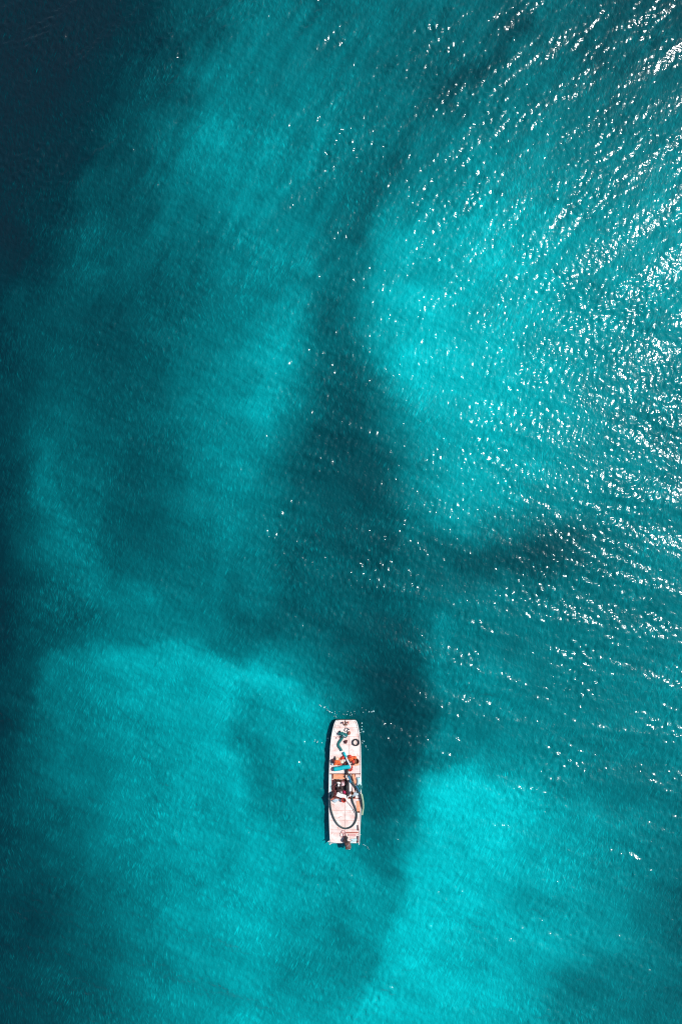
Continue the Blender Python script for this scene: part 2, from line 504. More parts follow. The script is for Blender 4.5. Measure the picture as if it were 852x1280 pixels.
def prism(bm, poly, z0, z1, bevel=0.0):
    v0 = [bm.verts.new((p[0], p[1], z0)) for p in poly]
    v1 = [bm.verts.new((p[0], p[1], z1)) for p in poly]
    n = len(poly)
    top = bm.faces.new(v1)
    bm.faces.new(v0[::-1])
    for i in range(n):
        bm.faces.new((v0[i], v0[(i + 1) % n], v1[(i + 1) % n], v1[i]))
    if bevel:
        bmesh.ops.bevel(bm, geom=list(top.edges), offset=bevel, segments=2, affect='EDGES')


def box(bm, c, size, rz=0.0, bevel=0.02, rx=0.0):
    mtx = Matrix.Translation(c) @ Matrix.Rotation(rz, 4, 'Z') @ Matrix.Rotation(rx, 4, 'X') @ Matrix.Diagonal((*size, 1))
    r = bmesh.ops.create_cube(bm, size=1.0, matrix=mtx)
    if bevel:
        es = list({e for v in r['verts'] for e in v.link_edges})
        bmesh.ops.bevel(bm, geom=es, offset=bevel, segments=2, affect='EDGES')


def smooth_path(pts, n=6):
    P = [Vector(p) for p in pts]
    out = []
    for i in range(len(P) - 1):
        p0, p1, p2, p3 = P[max(i - 1, 0)], P[i], P[i + 1], P[min(i + 2, len(P) - 1)]
        for k in range(n):
            t = k / n
            out.append(0.5 * ((2 * p1) + (p2 - p0) * t + (2 * p0 - 5 * p1 + 4 * p2 - p3) * t * t + (3 * p1 - p0 - 3 * p2 + p3) * t ** 3))
    out.append(P[-1])
    return out


def tube(bm, pts, r, seg=8, flat=1.0, rib=0.0, closed=False):
    rings = []
    n = len(pts)
    up0 = Vector((0, 0, 1))
    for i, p in enumerate(pts):
        if closed:
            d = pts[(i + 1) % n] - pts[i - 1]
        else:
            d = pts[min(i + 1, n - 1)] - pts[max(i - 1, 0)]
        d.normalize()
        up = up0 if abs(d.z) < 0.9 else Vector((1, 0, 0))
        s = d.cross(up).normalized()
        u = s.cross(d)
        rr = r * (1 + (rib if i % 2 else 0))
        rings.append([bm.verts.new(p + s * math.cos(a) * rr + u * math.sin(a) * rr * flat)
                      for a in [2 * math.pi * k / seg for k in range(seg)]])
    for i in range(n if closed else n - 1):
        a, b = rings[i], rings[(i + 1) % n]
        for k in range(seg):
            bm.faces.new((a[k], a[(k + 1) % seg], b[(k + 1) % seg], b[k]))
    if not closed:
        bm.faces.new(rings[0][::-1])
        bm.faces.new(rings[-1])


def lathe(bm, prof, c, seg=16, axis='Z', cap=True, rot=None):
    rings = []
    for r, h in prof:
        ring = []
        for k in range(seg):
            a = 2 * math.pi * k / seg
            v = Vector((r * math.cos(a), r * math.sin(a), h))
            if axis == 'X':
                v = Vector((v.z, v.x, v.y))
            if axis == 'Y':
                v = Vector((v.x, v.z, v.y))
            if rot:
                v = rot @ v
            ring.append(bm.verts.new(Vector(c) + v))
        rings.append(ring)
    for a, b in zip(rings[:-1], rings[1:]):
        for k in range(seg):
            bm.faces.new((a[k], a[(k + 1) % seg], b[(k + 1) % seg], b[k]))
    if cap:
        bm.faces.new(rings[0][::-1])
        bm.faces.new(rings[-1])


def blob(bm, c, size, rz=0.0, amp=0.18, seed=0, sub=2, square=0.0):
    """a slumped, creased soft body standing on c"""
    r = random.Random(seed)
    ret = bmesh.ops.create_icosphere(bm, subdivisions=sub, radius=1.0)
    ph = [(r.uniform(0, 6), r.uniform(0, 6), r.uniform(2, 5)) for _ in range(4)]
    R = Matrix.Rotation(rz, 3, 'Z')
    for v in ret['verts']:
        p = v.co.copy()
        if square:
            p = Vector([math.copysign(abs(q) ** (1 - square), q) for q in p])
        f = 1 + amp * sum(math.sin(q * p.x + a) * math.sin(q * p.y + b) for a, b, q in ph) / 2
        p = Vector((p.x * size[0] * f, p.y * size[1] * f, max(p.z, -0.75) * size[2] * f))
        v.co = R @ p + Vector(c)


def empty(name, loc, label, cat, group=None, parent=None):
    o = bpy.data.objects.new(name, None)
    COL.objects.link(o)
    o.empty_display_size = 0.2
    o.location = loc
    if parent is not None:
        o.parent = parent
    if label:
        o['label'] = label
    if cat:
        o['category'] = cat
    if group:
        o['group'] = group
    return o


def tag(o, label, cat, group=None):
    o['label'] = label
    o['category'] = cat
    if group:
        o['group'] = group
    return o


def item(name, m, label, cat, build, loc, smooth=False, group=None):
    """a loose one-piece thing, origin at its base"""
    bm = bmesh.new()
    build(bm)
    o = finish(name, bm, m, None, smooth, BO + loc)
    return tag(o, label, cat, group)


# ------------------------------------------------------------------ the boat
L_T = [(897.5, 421.2), (898.2, 419.8), (899.6, 418.6), (904, 416.8), (911, 415.2), (918, 413.9), (930, 412.6), (945, 411.8), (965, 411.0), (990, 410.6), (1010, 410.8), (1035, 411.6), (1050, 412.4)]
R_T = [(897.5, 442.6), (898.2, 444.0), (899.6, 445.3), (904, 446.9), (911, 448.3), (918, 449.3), (930, 450.3), (945, 450.7), (965, 451.0), (990, 451.0), (1010, 450.6), (1035, 449.6), (1050, 448.8)]
lx = lambda py: float(np.interp(py, [a for a, b in L_T], [b for a, b in L_T]))
rx = lambda py: float(np.interp(py, [a for a, b in R_T], [b for a, b in R_T]))
DECK = 0.78                                       # top of the deck panels
FLOOR = 0.36                                      # floor of the engine well

boat = empty('work_boat', BO, 'weathered white flat-decked work boat floating on turquoise water', 'boat')


def outline(inset=0.0, y0=897.5, y1=1050.0):
    rows = [y0] + [a for a, _ in L_T if y0 < a < y1] + [y1]
    left = [D(lx(a) + inset, a) for a in rows]
    right = [D(rx(a) - inset, a) for a in rows]
    return left + right[::-1]


bm = bmesh.new()
rings = []
for z, sx, bow, stern in [(-0.4, 0.8, 0.72, 0.95), (-0.05, 0.93, 0.88, 0.985), (0.3, 0.97, 0.95, 0.99), (0.62, 1.0, 1.0, 1.0), (0.735, 1.0, 1.0, 1.0)]:
    rings.append([bm.verts.new((p.x * sx, p.y * (bow if p.y > 0 else stern), z)) for p in outline()])
n = len(rings[0])
for a, b in zip(rings[:-1], rings[1:]):
    for k in range(n):
        bm.faces.new((a[k], a[(k + 1) % n], b[(k + 1) % n], b[k]))
bm.faces.new(rings[0][::-1])
hull = finish('hull', bm, 'hull', boat)


def deck_frame(y0, y1):
    b = bmesh.new()
    prism(b, [(p.x, p.y) for p in outline(0.4, y0, y1)], 0.68, 0.745)
    return finish('deck_frame', b, 'joint', boat)


deck_frame(898, 964.5)
deck_frame(995, 1049.5)

# deck panels, each a plate with its own edges and a joint around it
pr = random.Random(3)


def deck_panel(poly, m='deck', name='deck_panel'):
    b = bmesh.new()
    dz = pr.uniform(-0.006, 0.006)
    prism(b, [(D(*p).x, D(*p).y) for p in poly], 0.746, DECK + dz, 0.008)
    return finish(name, b, m, boat)


J = 0.17
bow_rows = [898.6, 907.2, 918.3, 928.5, 942.5, 953.2, 964.0]
mids = [431.0, 431.0, 436.2, 436.2, 434.0, 437.5]
for (a, b_), mx_ in zip(zip(bow_rows[:-1], bow_rows[1:]), mids):
    ya, yb = a + J, b_ - J
    old = 'deck_old' if a in (942.5,) else 'deck'
    deck_panel([(lx(ya) + 1.1, ya), (mx_ - J, ya), (mx_ - J, yb), (lx(yb) + 1.1, yb)], old)
    deck_panel([(mx_ + J, ya), (rx(ya) - 1.1, ya), (rx(yb) - 1.1, yb), (mx_ + J, yb)], 'deck_old' if a >= 942 else 'deck')
st_rows = [995.5, 1010.0, 1022.0, 1033.0, 1037.6, 1049.2]
for a, b_ in zip(st_rows[:-1], st_rows[1:]):
    ya, yb = a + J, b_ - J
    cols = [lx(1020) + 1.1, 430.6, rx(1020) - 1.1]
    for c0, c1 in zip(cols[:-1], cols[1:]):
        l0 = lx(ya) + 1.1 if c0 == cols[0] else c0 + J
        l1 = lx(yb) + 1.1 if c0 == cols[0] else c0 + J
        r0 = rx(ya) - 1.1 if c1 == cols[-1] else c1 - J
        r1 = rx(yb) - 1.1 if c1 == cols[-1] else c1 - J
        deck_panel([(l0, ya), (r0, ya), (r1, yb), (l1, yb)], 'deck_old' if 1032 < a < 1037 else 'deck')

# rails along both sides, bow and stern
for f, sgn in ((lx, 1), (rx, -1)):
    b = bmesh.new()
    tube(b, [D(f(y) + sgn * 0.45, y, 0.785) for y in np.concatenate([[898.0, 898.8, 900.0], np.linspace(903, 1049.5, 28)])], 0.042, 8)
    finish('side_rail', b, 'rail', boat, True)
for y in (898.2, 1049.6):
    b = bmesh.new()
    tube(b, [D(x, y, 0.785) for x in np.linspace(lx(y) + 0.6, rx(y) - 0.6, 6)], 0.04, 8)
    finish('end_rail', b, 'rail', boat, True)

# engine well
b = bmesh.new()
prism(b, [(D(414.8, 965).x, D(0, 964.6).y), (D(443.5, 0).x, D(0, 964.6).y), (D(443.5, 0).x, D(0, 994.9).y), (D(414.8, 0).x, D(0, 994.9).y)], 0.3, FLOOR)
finish('well_floor', b, 'deck_old', boat)
for x in (419.5, 425, 430.5, 436, 440.5):
    b = bmesh.new()
    box(b, D(x, 980, FLOOR + 0.022), (0.3, 1.9, 0.04), 0, 0.008)
    finish('floor_board', b, 'white' if x > 429 else 'deck_old', boat)
for x0, x1, m in ((411.4, 414.7, 'cyan_paint'), (443.7, 450.3, 'deck')):
    ys_ = [965.0, 972.3, 979.8, 987.2, 994.6]
    b = bmesh.new()
    prism(b, [(D(x, y).x, D(x, y).y) for x, y in ((x0, 964.8), (x1, 964.8), (x1, 994.8), (x0, 994.8))], 0.68, 0.74)
    finish('side_deck', b, 'rust', boat)
    for a, c in zip(ys_[:-1], ys_[1:]):
        deck_panel([(x0 + .1, a + J), (x1 - .1, a + J), (x1 - .1, c - J), (x0 + .1, c - J)], m, 'side_deck_panel')
for x in (414.7, 443.6):
    b = bmesh.new()
    box(b, D(x, 979.8, 0.55), (0.03, 1.93, 0.5), 0, 0.004)
    finish('well_side', b, 'rust', boat)
for y in (964.55, 994.95):
    b = bmesh.new()
    box(b, D(429.2, y, 0.57), (1.8, 0.03, 0.46), 0, 0.004)
    finish('well_end', b, 'rust', boat)
b = bmesh.new()
box(b, D(431, 964.4, 0.8), (2.5, 0.045, 0.05), 0, 0.01)
finish('cross_beam', b, 'maroon', boat)

# fittings
for px, py in ((428.3, 900.5), (434.8, 900.3)):
    b = bmesh.new()
    lathe(b, [(0.05, 0), (0.045, 0.16), (0.07, 0.17), (0.07, 0.21), (0.03, 0.23)], (0, 0, 0), 12)
    finish('bollard', b, 'maroon' if px < 430 else 'rust', boat, False, D(px, py, DECK))
for px, py, a in ((413.2, 1050.6, 0.6), (448.6, 1039.6, 0.2), (448.4, 1050.0, 1.4), (411.4, 1047.5, 0.3)):
    b = bmesh.new()
    box(b, (0, 0, 0.06), (0.24, 0.06, 0.05), a, 0.015)
    box(b, (0, 0, 0.02), (0.08, 0.08, 0.06), a, 0.01)
    finish('cleat', b, 'rail', boat, False, D(px, py, DECK))
b = bmesh.new()
box(b, D(447.0, 1031, DECK + 0.05), (0.07, 0.42, 0.09), 0.05, 0.01)
finish('stern_bracket', b, 'maroon', boat)
b = bmesh.new()
box(b, D(446.6, 1045.5, DECK + 0.05), (0.08, 0.55, 0.09), -0.05, 0.01)
finish('stern_bracket', b, 'maroon', boat)

# outboard motor, a part of the boat with its own pieces
ob = empty('outboard_motor', D(433.6, 1049.5, 0.78), 'brown outboard motor tilted on the stern', None, None, boat)
b = bmesh.new()
blob(b, (0.05, -0.13, 0.2), (0.25, 0.3, 0.24), 0.2, 0.1, 4, 3, 0.25)
finish('cowling', b, 'brown', ob, True)
b = bmesh.new()
box(b, (0.02, -0.03, 0.46), (0.2, 0.1, 0.05), 0.4, 0.02)
finish('cowling_cap', b, 'steel', ob)
b = bmesh.new()
tube(b, smooth_path([Vector((-0.02, 0.05, 0.2)), Vector((-0.02, 0.3, 0.3)), Vector((-0.12, 0.62, 0.32))]), 0.05, 8)
finish('tiller', b, 'black', ob, True)
b = bmesh.new()
box(b, (-0.14, 0.36, 0.22), (0.26, 0.5, 0.16), -0.5, 0.04)
finish('gearbox', b, 'engine', ob)
b = bmesh.new()
box(b, (0, 0.02, 0.02), (0.36, 0.2, 0.14), 0, 0.02)
finish('clamp_bracket', b, 'steel', ob)
b = bmesh.new()
box(b, (0.05, -0.16, -0.5), (0.1, 0.2, 1.1), 0, 0.03)
finish('drive_leg', b, 'black', ob)
b = bmesh.new()
box(b, (0.12, -0.42, 0.16), (0.22, 0.07, 0.05), -0.45, 0.015)
finish('carry_handle', b, 'rail', ob)

# ------------------------------------------------------------------ loose things on the bow deck
b0 = bmesh.new


def grapnel(bm):
    tube(bm, [Vector((0, 0.2, 0.05)), Vector((0.02, -0.16, 0.05))], 0.028, 8)
    for k in range(4):
        a = k * math.pi / 2 + 0.5
        tube(bm, smooth_path([Vector((0.02, -0.16, 0.06)), Vector((0.02 + 0.1 * math.cos(a), -0.22, 0.07 + 0.05 * math.sin(a))),
                              Vector((0.02 + 0.17 * math.cos(a), -0.1, 0.1 + 0.06 * math.sin(a)))], 4), 0.024, 6)


item('grapnel_anchor', 'wood', 'small rusty grapnel anchor lying at the tip of the bow', 'anchor', grapnel, D(431.4, 900.6, DECK))


def rope_loops(loops, r, wob, seed, turns=1.0, seg=6):
    q = random.Random(seed)

    def f(bm):
        for (cx, cy, ra, rb, rot, z) in loops:
            P = []
            nn = 26
            for k in range(int(nn * turns) + 1):
                a = 2 * math.pi * k / nn + rot
                P.append(Vector((cx + (ra + q.uniform(-wob, wob)) * math.cos(a), cy + (rb + q.uniform(-wob, wob)) * math.sin(a),
                                 z + r + abs(q.uniform(0, wob)))))
            tube(bm, smooth_path(P, 2), r, seg)
    return f


item('rope_loop', 'rope_pale', 'thin pale rope laid in one wide loop beside the anchor', 'rope',
     rope_loops([(0, 0, 0.26, 0.3, 0.3, 0)], 0.014, 0.02, 1, 0.9), D(421.6, 908.5, DECK), True)

# heap of net at the head of the lay-flat hose
heap = empty('net_heap', BO + D(428.6, 914.6, DECK), 'tangled heap of dark teal and navy netting on the bow deck', 'net')
bm = bmesh.new()
blob(bm, (0.0, 0, 0.1), (0.24, 0.22, 0.16), 0.4, 0.5, 7, 3)
finish('net_bundle', bm, 'teal_net', heap, False)
q = random.Random(8)
for k, (m, cx, cy) in enumerate([('navy_net', -0.18, 0.14), ('navy_net', -0.1, 0.02), ('teal_net', 0.1, -0.06), ('navy_net', 0.15, -0.1), ('teal_net', -0.05, -0.16), ('pale_pipe', 0.08, -0.08), ('teal_net', -0.2, -0.02)]):
    bm = bmesh.new()
    P = [Vector((cx + q.uniform(-0.15, 0.15), cy + q.uniform(-0.15, 0.15), 0.1 + q.uniform(0, 0.2))) for _ in range(7)]
    tube(bm, smooth_path(P, 4), 0.026, 6)
    finish('net_strand', bm, m, heap, True)

item('dark_rope_coil', 'navy_net', 'dark rope curled along the bow side of the net heap', 'rope',
     rope_loops([(0, 0, 0.2, 0.13, 0.2, 0), (0.16, -0.08, 0.14, 0.12, 1.0, 0.02)], 0.02, 0.04, 12, 0.62), D(433.2, 909.9, DECK), True)
item('red_float', 'rope_red', 'rust-red lumpy float against the starboard side of the net heap', 'float',
     lambda bm: blob(bm, (0, 0, 0.09), (0.15, 0.13, 0.12), 0.5, 0.3, 3, 2), D(436.0, 913.6, DECK), True)
item('red_rag', 'maroon', 'crumpled dark red rag beside the patterned teal hose', 'rag',
     lambda bm: blob(bm, (0, 0, 0.07), (0.17, 0.15, 0.09), 0.8, 0.5, 6, 2), D(431.8, 924.2, DECK))
item('rope_scrap', 'rope_pink', 'short scrap of pink rope near the port rail of the bow', 'rope',
     rope_loops([(0, 0, 0.16, 0.1, 0.5, 0)], 0.02, 0.04, 22, 0.5), D(422.8, 920.2, DECK), True)


def tyre(bm):
    prof = [(0.195, 0.02), (0.215, 0.0), (0.255, 0.0), (0.285, 0.03), (0.285, 0.1), (0.255, 0.13), (0.215, 0.13), (0.195, 0.11), (0.21, 0.065)]
    seg = 32
    rings = []
    for k in range(seg):
        a = 2 * math.pi * k / seg
        rings.append([bm.verts.new((r * (1 + (0.02 if k % 2 and r > 0.28 else 0)) * math.cos(a), r * (1 + (0.02 if k % 2 and r > 0.28 else 0)) * math.sin(a), h)) for r, h in prof])
    m_ = len(prof)
    for i in range(seg):
        a, b = rings[i], rings[(i + 1) % seg]
        for k in range(m_):
            bm.faces.new((a[k], a[(k + 1) % m_], b[(k + 1) % m_], b[k]))


item('tyre', 'black', 'black rubber tyre lying flat against the starboard rail of the bow', 'tyre', tyre, D(444.3, 925.2, DECK), True)

item('lay_flat_hose', 'teal_net', 'patterned teal lay-flat hose leading back from the net heap', 'hose',
     lambda bm: tube(bm, smooth_path([Vector((0.22, 0.56, 0.05)), Vector((0.08, 0.34, 0.045)), Vector((-0.08, 0.1, 0.045)), Vector((-0.1, -0.12, 0.045)), Vector((0.06, -0.36, 0.045)), Vector((0.14, -0.52, 0.05))], 5), 0.105, 10, 0.42, 0.12),
     D(424.4, 927.6, DECK), True)

pipe = empty('suction_pipe', BO + D(432.6, 946.8, DECK), 'pale blue pipe with teal cuff pointing at the teal roll', 'pipe')
bm = bmesh.new()
tube(bm, [Vector((-0.06, 0.3, 0.08)), Vector((0.3, -0.52, 0.2))], 0.085, 12)
finish('pipe_body', bm, 'pale_pipe', pipe, True)
bm = bmesh.new()
tube(bm, [Vector((-0.22, 0.62, 0.1)), Vector((-0.05, 0.27, 0.1))], 0.1, 12)
finish('cuff', bm, 'teal_tarp', pipe, True)
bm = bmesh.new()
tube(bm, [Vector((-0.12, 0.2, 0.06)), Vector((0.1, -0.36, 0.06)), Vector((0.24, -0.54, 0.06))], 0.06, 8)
finish('shadow_hose', bm, 'navy_net', pipe, True)  # dark tube standing in for the shadow beside the pipe
pipe.children[-1].name = 'pipe_shadow_tube'
item('white_pole', 'white', 'slim white pole lying along the pale blue pipe', 'pole',
     lambda bm: tube(bm, [Vector((-0.22, 0.4, 0.28)), Vector((0.2, -0.36, 0.3))], 0.035, 8), D(435.4, 949.2, DECK), True)


def tarp_roll(bm):
    P = [Vector((x, 0.012 * math.sin(x * 9), 0.17)) for x in np.linspace(-0.66, 0.66, 16)]
    tube(bm, P, 0.165, 14, 0.95, 0.05)
    tube(bm, [Vector((x, -0.12, 0.08)) for x in np.linspace(-0.6, 0.62, 6)], 0.08, 8)


o = item('tarp_roll', 'teal_tarp', 'bright teal rolled tarpaulin lying across the deck at a slant', 'tarpaulin', tarp_roll, D(427.2, 956.0, DECK), True)
o.rotation_euler.z = math.radians(11)

# clutter to port of the pipe
item('fuel_can', 'maroon', 'dark maroon fuel can at the port end of the clutter ahead of the teal roll', 'can',
     lambda bm: (box(bm, (0, 0, 0.17), (0.2, 0.32, 0.34), 0.3, 0.04), tube(bm, smooth_path([Vector((0, -0.1, 0.34)), Vector((0, 0, 0.42)), Vector((0, 0.1, 0.34))], 4), 0.02, 6)), D(416.9, 947.8, DECK))
item('grey_sack', 'bluegrey', 'small pale grey sack beside the maroon fuel can', 'sack',
     lambda bm: blob(bm, (0, 0, 0.08), (0.14, 0.13, 0.1), 0.2, 0.2, 9), D(415.6, 951.4, DECK), True)
item('life_jacket', 'orange', 'bright orange life jacket squashed between fuel can and cream sack', 'life jacket',
     lambda bm: blob(bm, (0, 0, 0.11), (0.3, 0.17, 0.15), 0.1, 0.4, 15, 3, 0.3), D(421.6, 949.8, DECK), True)
item('cream_sack', 'cream', 'round cream sack among the orange clutter', 'sack',
     lambda bm: blob(bm, (0, 0, 0.13), (0.2, 0.17, 0.17), 0.3, 0.2, 16, 3), D(427.0, 948.0, DECK), True)
item('cardboard_tray', 'cream', 'flat pale tray ahead of the orange life jacket', 'tray',
     lambda bm: (box(bm, (0, 0, 0.03), (0.42, 0.22, 0.05), 0, 0.01), box(bm, (0, 0.1, 0.08), (0.42, 0.02, 0.1), 0, 0.005), box(bm, (0, -0.1, 0.08), (0.42, 0.02, 0.1), 0, 0.005)), D(422.4, 945.2, DECK))
item('red_bag', 'red', 'small red bag between cream sack and pale blue pipe', 'bag',
     lambda bm: blob(bm, (0, 0, 0.1), (0.15, 0.12, 0.13), 0.9, 0.35, 17, 2), D(428.2, 944.0, DECK), True)
item('dark_crate', 'maroon', 'dark crate tucked between pale blue pipe and teal roll', 'crate',
     lambda bm: (box(bm, (0, 0, 0.03), (0.3, 0.2, 0.05), 0.3, 0.01), box(bm, (-0.03, 0.1, 0.13), (0.3, 0.03, 0.2), 0.3, 0.008), box(bm, (0.03, -0.1, 0.13), (0.3, 0.03, 0.2), 0.3, 0.008),
                 box(bm, (0.145, 0.045, 0.13), (0.03, 0.2, 0.2), 0.3, 0.008), box(bm, (-0.145, -0.045, 0.13), (0.03, 0.2, 0.2), 0.3, 0.008)), D(432.2, 950.9, DECK))
item('red_cloth', 'red', 'crumpled red cloth over the aft edge of the orange life jacket', 'cloth',
     lambda bm: blob(bm, (0, 0, 0.04), (0.2, 0.07, 0.05), 0.25, 0.4, 71, 2), D(424.6, 952.4, DECK + 0.01))
item('dark_bottle', 'black', 'black bottle lying between maroon fuel can and orange life jacket', 'bottle',
     lambda bm: lathe(bm, [(0.02, -0.2), (0.07, -0.19), (0.075, 0.08), (0.03, 0.15), (0.03, 0.21)], (0, 0, 0.08), 10, 'Y'), D(418.8, 945.6, DECK), True)
item('orange_rope', 'orange', 'orange rope heaped beside the cream sack', 'rope',
     rope_loops([(0, 0, 0.12, 0.1, 0.2, 0), (0.06, -0.05, 0.1, 0.08, 1.2, 0.03)], 0.028, 0.04, 73, 1.0), D(425.0, 946.4, DECK), True)
item('white_jug', 'white', 'white plastic jug squeezed against the red bag', 'jug',
     lambda bm: lathe(bm, [(0.08, 0), (0.09, 0.02), (0.09, 0.2), (0.04, 0.27), (0.04, 0.31)], (0, 0, 0), 12), D(430.2, 947.0, DECK), True)
# clutter to starboard
item('maroon_cloth', 'maroon', 'dark maroon cloth on the faded orange board', 'cloth',
     lambda bm: blob(bm, (0, 0, 0.05), (0.17, 0.1, 0.06), 0.5, 0.4, 75, 2), D(441.6, 951.4, DECK + 0.04))
item('orange_float', 'orange', 'round orange float near the starboard rail ahead of the brown basket', 'float',
     lambda bm: blob(bm, (0, 0, 0.1), (0.13, 0.13, 0.13), 0, 0.06, 76, 3), D(443.4, 943.9, DECK), True)
item('red_sack', 'red', 'small red sack at the bow side of the orange jacket', 'sack',
     lambda bm: blob(bm, (0, 0, 0.08), (0.16, 0.12, 0.1), -0.4, 0.4, 77, 2), D(437.2, 942.6, DECK), True)
item('orange_jacket', 'orange', 'crumpled orange-red jacket on the starboard side of the pale blue pipe', 'jacket',
     lambda bm: blob(bm, (0, 0, 0.1), (0.24, 0.2, 0.14), -0.5, 0.5, 21, 3), D(438.4, 945.2, DECK), True)
item('red_can', 'red', 'red plastic can standing between orange jacket and brown basket', 'can',
     lambda bm: lathe(bm, [(0.12, 0), (0.13, 0.03), (0.13, 0.3), (0.1, 0.34), (0.05, 0.36), (0.05, 0.4)], (0, 0, 0), 14), D(441.0, 948.0, DECK), True)


def basket(bm):
    lathe(bm, [(0.13, 0.0), (0.17, 0.02), (0.2, 0.22), (0.21, 0.22), (0.21, 0.25), (0.185, 0.25), (0.15, 0.04), (0.02, 0.035)], (0, 0, 0), 16)


item('brown_basket', 'wood', 'small dark brown basket near the starboard rail', 'basket', basket, D(445.2, 947.6, DECK))
item('orange_board', 'orange_pale', 'flat faded orange board aft of the brown basket', 'board',
     lambda bm: box(bm, (0, 0, 0.02), (0.55, 0.3, 0.035), 0.05, 0.008), D(444.0, 951.8, DECK))
item('red_rope', 'red', 'red rope tangled at the starboard end of the teal roll', 'rope',
     rope_loops([(0, 0, 0.13, 0.12, 0.2, 0), (-0.1, -0.1, 0.14, 0.1, 1.2, 0.03), (0.04, 0.08, 0.08, 0.1, 2.0, 0.05)], 0.03, 0.05, 31, 0.9), D(438.4, 957.2, DECK), True)


def coupling(bm):
    lathe(bm, [(0.09, -0.2), (0.13, -0.2), (0.13, -0.12), (0.1, -0.1), (0.1, 0.1), (0.13, 0.12), (0.13, 0.2), (0.09, 0.2)], (0, 0, 0.13), 14, 'Y')


item('hose_coupling', 'engine', 'black metal hose coupling just aft of the teal roll', 'coupling', coupling, D(433.4, 961.2, DECK), False)

# ------------------------------------------------------------------ in the engine well
item('orange_cover', 'orange_pale', 'faded orange engine cover board at the forward end of the well', 'board',
     lambda bm: (box(bm, (0, 0, 0.2), (1.02, 0.42, 0.04), 0, 0.01), box(bm, (-0.45, 0, 0.09), (0.06, 0.38, 0.18), 0, 0.01), box(bm, (0.45, 0, 0.09), (0.06, 0.38, 0.18), 0, 0.01)), D(424.2, 968.6, FLOOR + 0.045))

eng = empty('pump_engine', BO + D(425.8, 982.0, FLOOR + 0.045), 'oily dark diesel pump engine in the well of the boat', 'engine')


def part(name, m, f, parent, smooth=False):
    bm = bmesh.new()
    f(bm)
    return finish(name, bm, m, parent, smooth)


part('skid_frame', 'maroon', lambda bm: [box(bm, (x, 0, 0.05), (0.09, 1.3, 0.1), 0, 0.01) for x in (-0.42, 0.42)] + [box(bm, (0, y, 0.06), (0.9, 0.09, 0.08), 0, 0.01) for y in (-0.5, 0.5)], eng)
part('cylinder_block', 'engine', lambda bm: box(bm, (-0.2, 0.36, 0.33), (0.5, 0.46, 0.46), 0, 0.04), eng)
part('crankcase', 'engine', lambda bm: box(bm, (0.05, 0.0, 0.28), (0.8, 0.4, 0.36), 0, 0.05), eng)
wt = part('water_hopper', 'pink_metal', lambda bm: box(bm, (0.15, 0.38, 0.42), (0.3, 0.3, 0.36), 0.1, 0.05), eng)
part('hopper_cap', 'rail', lambda bm: lathe(bm, [(0.07, 0), (0.07, 0.04), (0.05, 0.06)], (0.17, 0.4, 0.6), 12), wt)
part('valve_cover', 'white', lambda bm: box(bm, (-0.16, 0.5, 0.6), (0.28, 0.12, 0.1), -0.2, 0.03), eng)
part('air_filter', 'rail', lambda bm: lathe(bm, [(0.09, 0), (0.09, 0.16), (0.06, 0.19)], (-0.18, 0.34, 0.56), 12), eng, True)
fw = part('flywheel', 'black', lambda bm: lathe(bm, [(0.34, 0), (0.34, 0.1), (0.27, 0.12), (0.1, 0.1)], (0.44, 0.12, 0.42), 24, 'X'), eng)
part('pulley', 'engine', lambda bm: lathe(bm, [(0.16, 0), (0.13, 0.04), (0.16, 0.08)], (0.545, 0.12, 0.42), 16, 'X'), fw)
part('drive_belt', 'black', lambda bm: box(bm, (0.5, -0.3, 0.38), (0.07, 0.9, 0.26), 0, 0.03), eng)
part('pump_housing', 'steel', lambda bm: lathe(bm, [(0.12, 0.0), (0.24, 0.03), (0.28, 0.1), (0.24, 0.18), (0.12, 0.22), (0.1, 0.32)], (0.02, -0.34, 0.14), 18), eng, True)
part('fuel_tank', 'magenta', lambda bm: box(bm, (0.28, -0.3, 0.38), (0.2, 0.28, 0.22), 0.5, 0.05), eng)
part('exhaust_pipe', 'maroon', lambda bm: tube(bm, smooth_path([Vector((-0.36, 0.4, 0.5)), Vector((-0.52, 0.3, 0.58)), Vector((-0.56, 0.05, 0.56)), Vector((-0.5, -0.2, 0.5))], 5), 0.06, 8), eng, True)
part('intake_pipe', 'engine', lambda bm: tube(bm, smooth_path([Vector((0.0, 0.2, 0.5)), Vector((0.05, 0.02, 0.56)), Vector((-0.2, -0.05, 0.54)), Vector((-0.3, -0.02, 0.5))], 5), 0.055, 8), eng, True)

item('black_jerrycan', 'black', 'black jerrycan leaning over the port side deck beside the engine', 'can',
     lambda bm: (box(bm, (0, 0, 0.19), (0.2, 0.52, 0.34), -0.35, 0.05), tube(bm, smooth_path([Vector((-0.04, -0.14, 0.36)), Vector((0, 0, 0.44)), Vector((0.04, 0.14, 0.36))], 4), 0.022, 6)), D(414.6, 989.6, DECK - 0.0))
item('dark_post', 'maroon', 'dark upright board between jerrycan and pump engine', 'board',
     lambda bm: box(bm, (0, 0, 0.22), (0.12, 0.62, 0.44), 0.05, 0.015), D(419.6, 988.9, FLOOR + 0.045))
item('white_sheet', 'white', 'white sheet laid aslant aft of the pump engine', 'sheet',
     lambda bm: box(bm, (0, 0, 0.03), (0.95, 0.34, 0.05), -0.38, 0.015), D(427.6, 991.6, FLOOR + 0.46))
item('white_plank', 'white', 'long white plank standing fore and aft beside the pump engine', 'plank',
     lambda bm: box(bm, (0, 0, 0.2), (0.2, 1.25, 0.4), 0.02, 0.015), D(437.6, 983.4, FLOOR + 0.045))
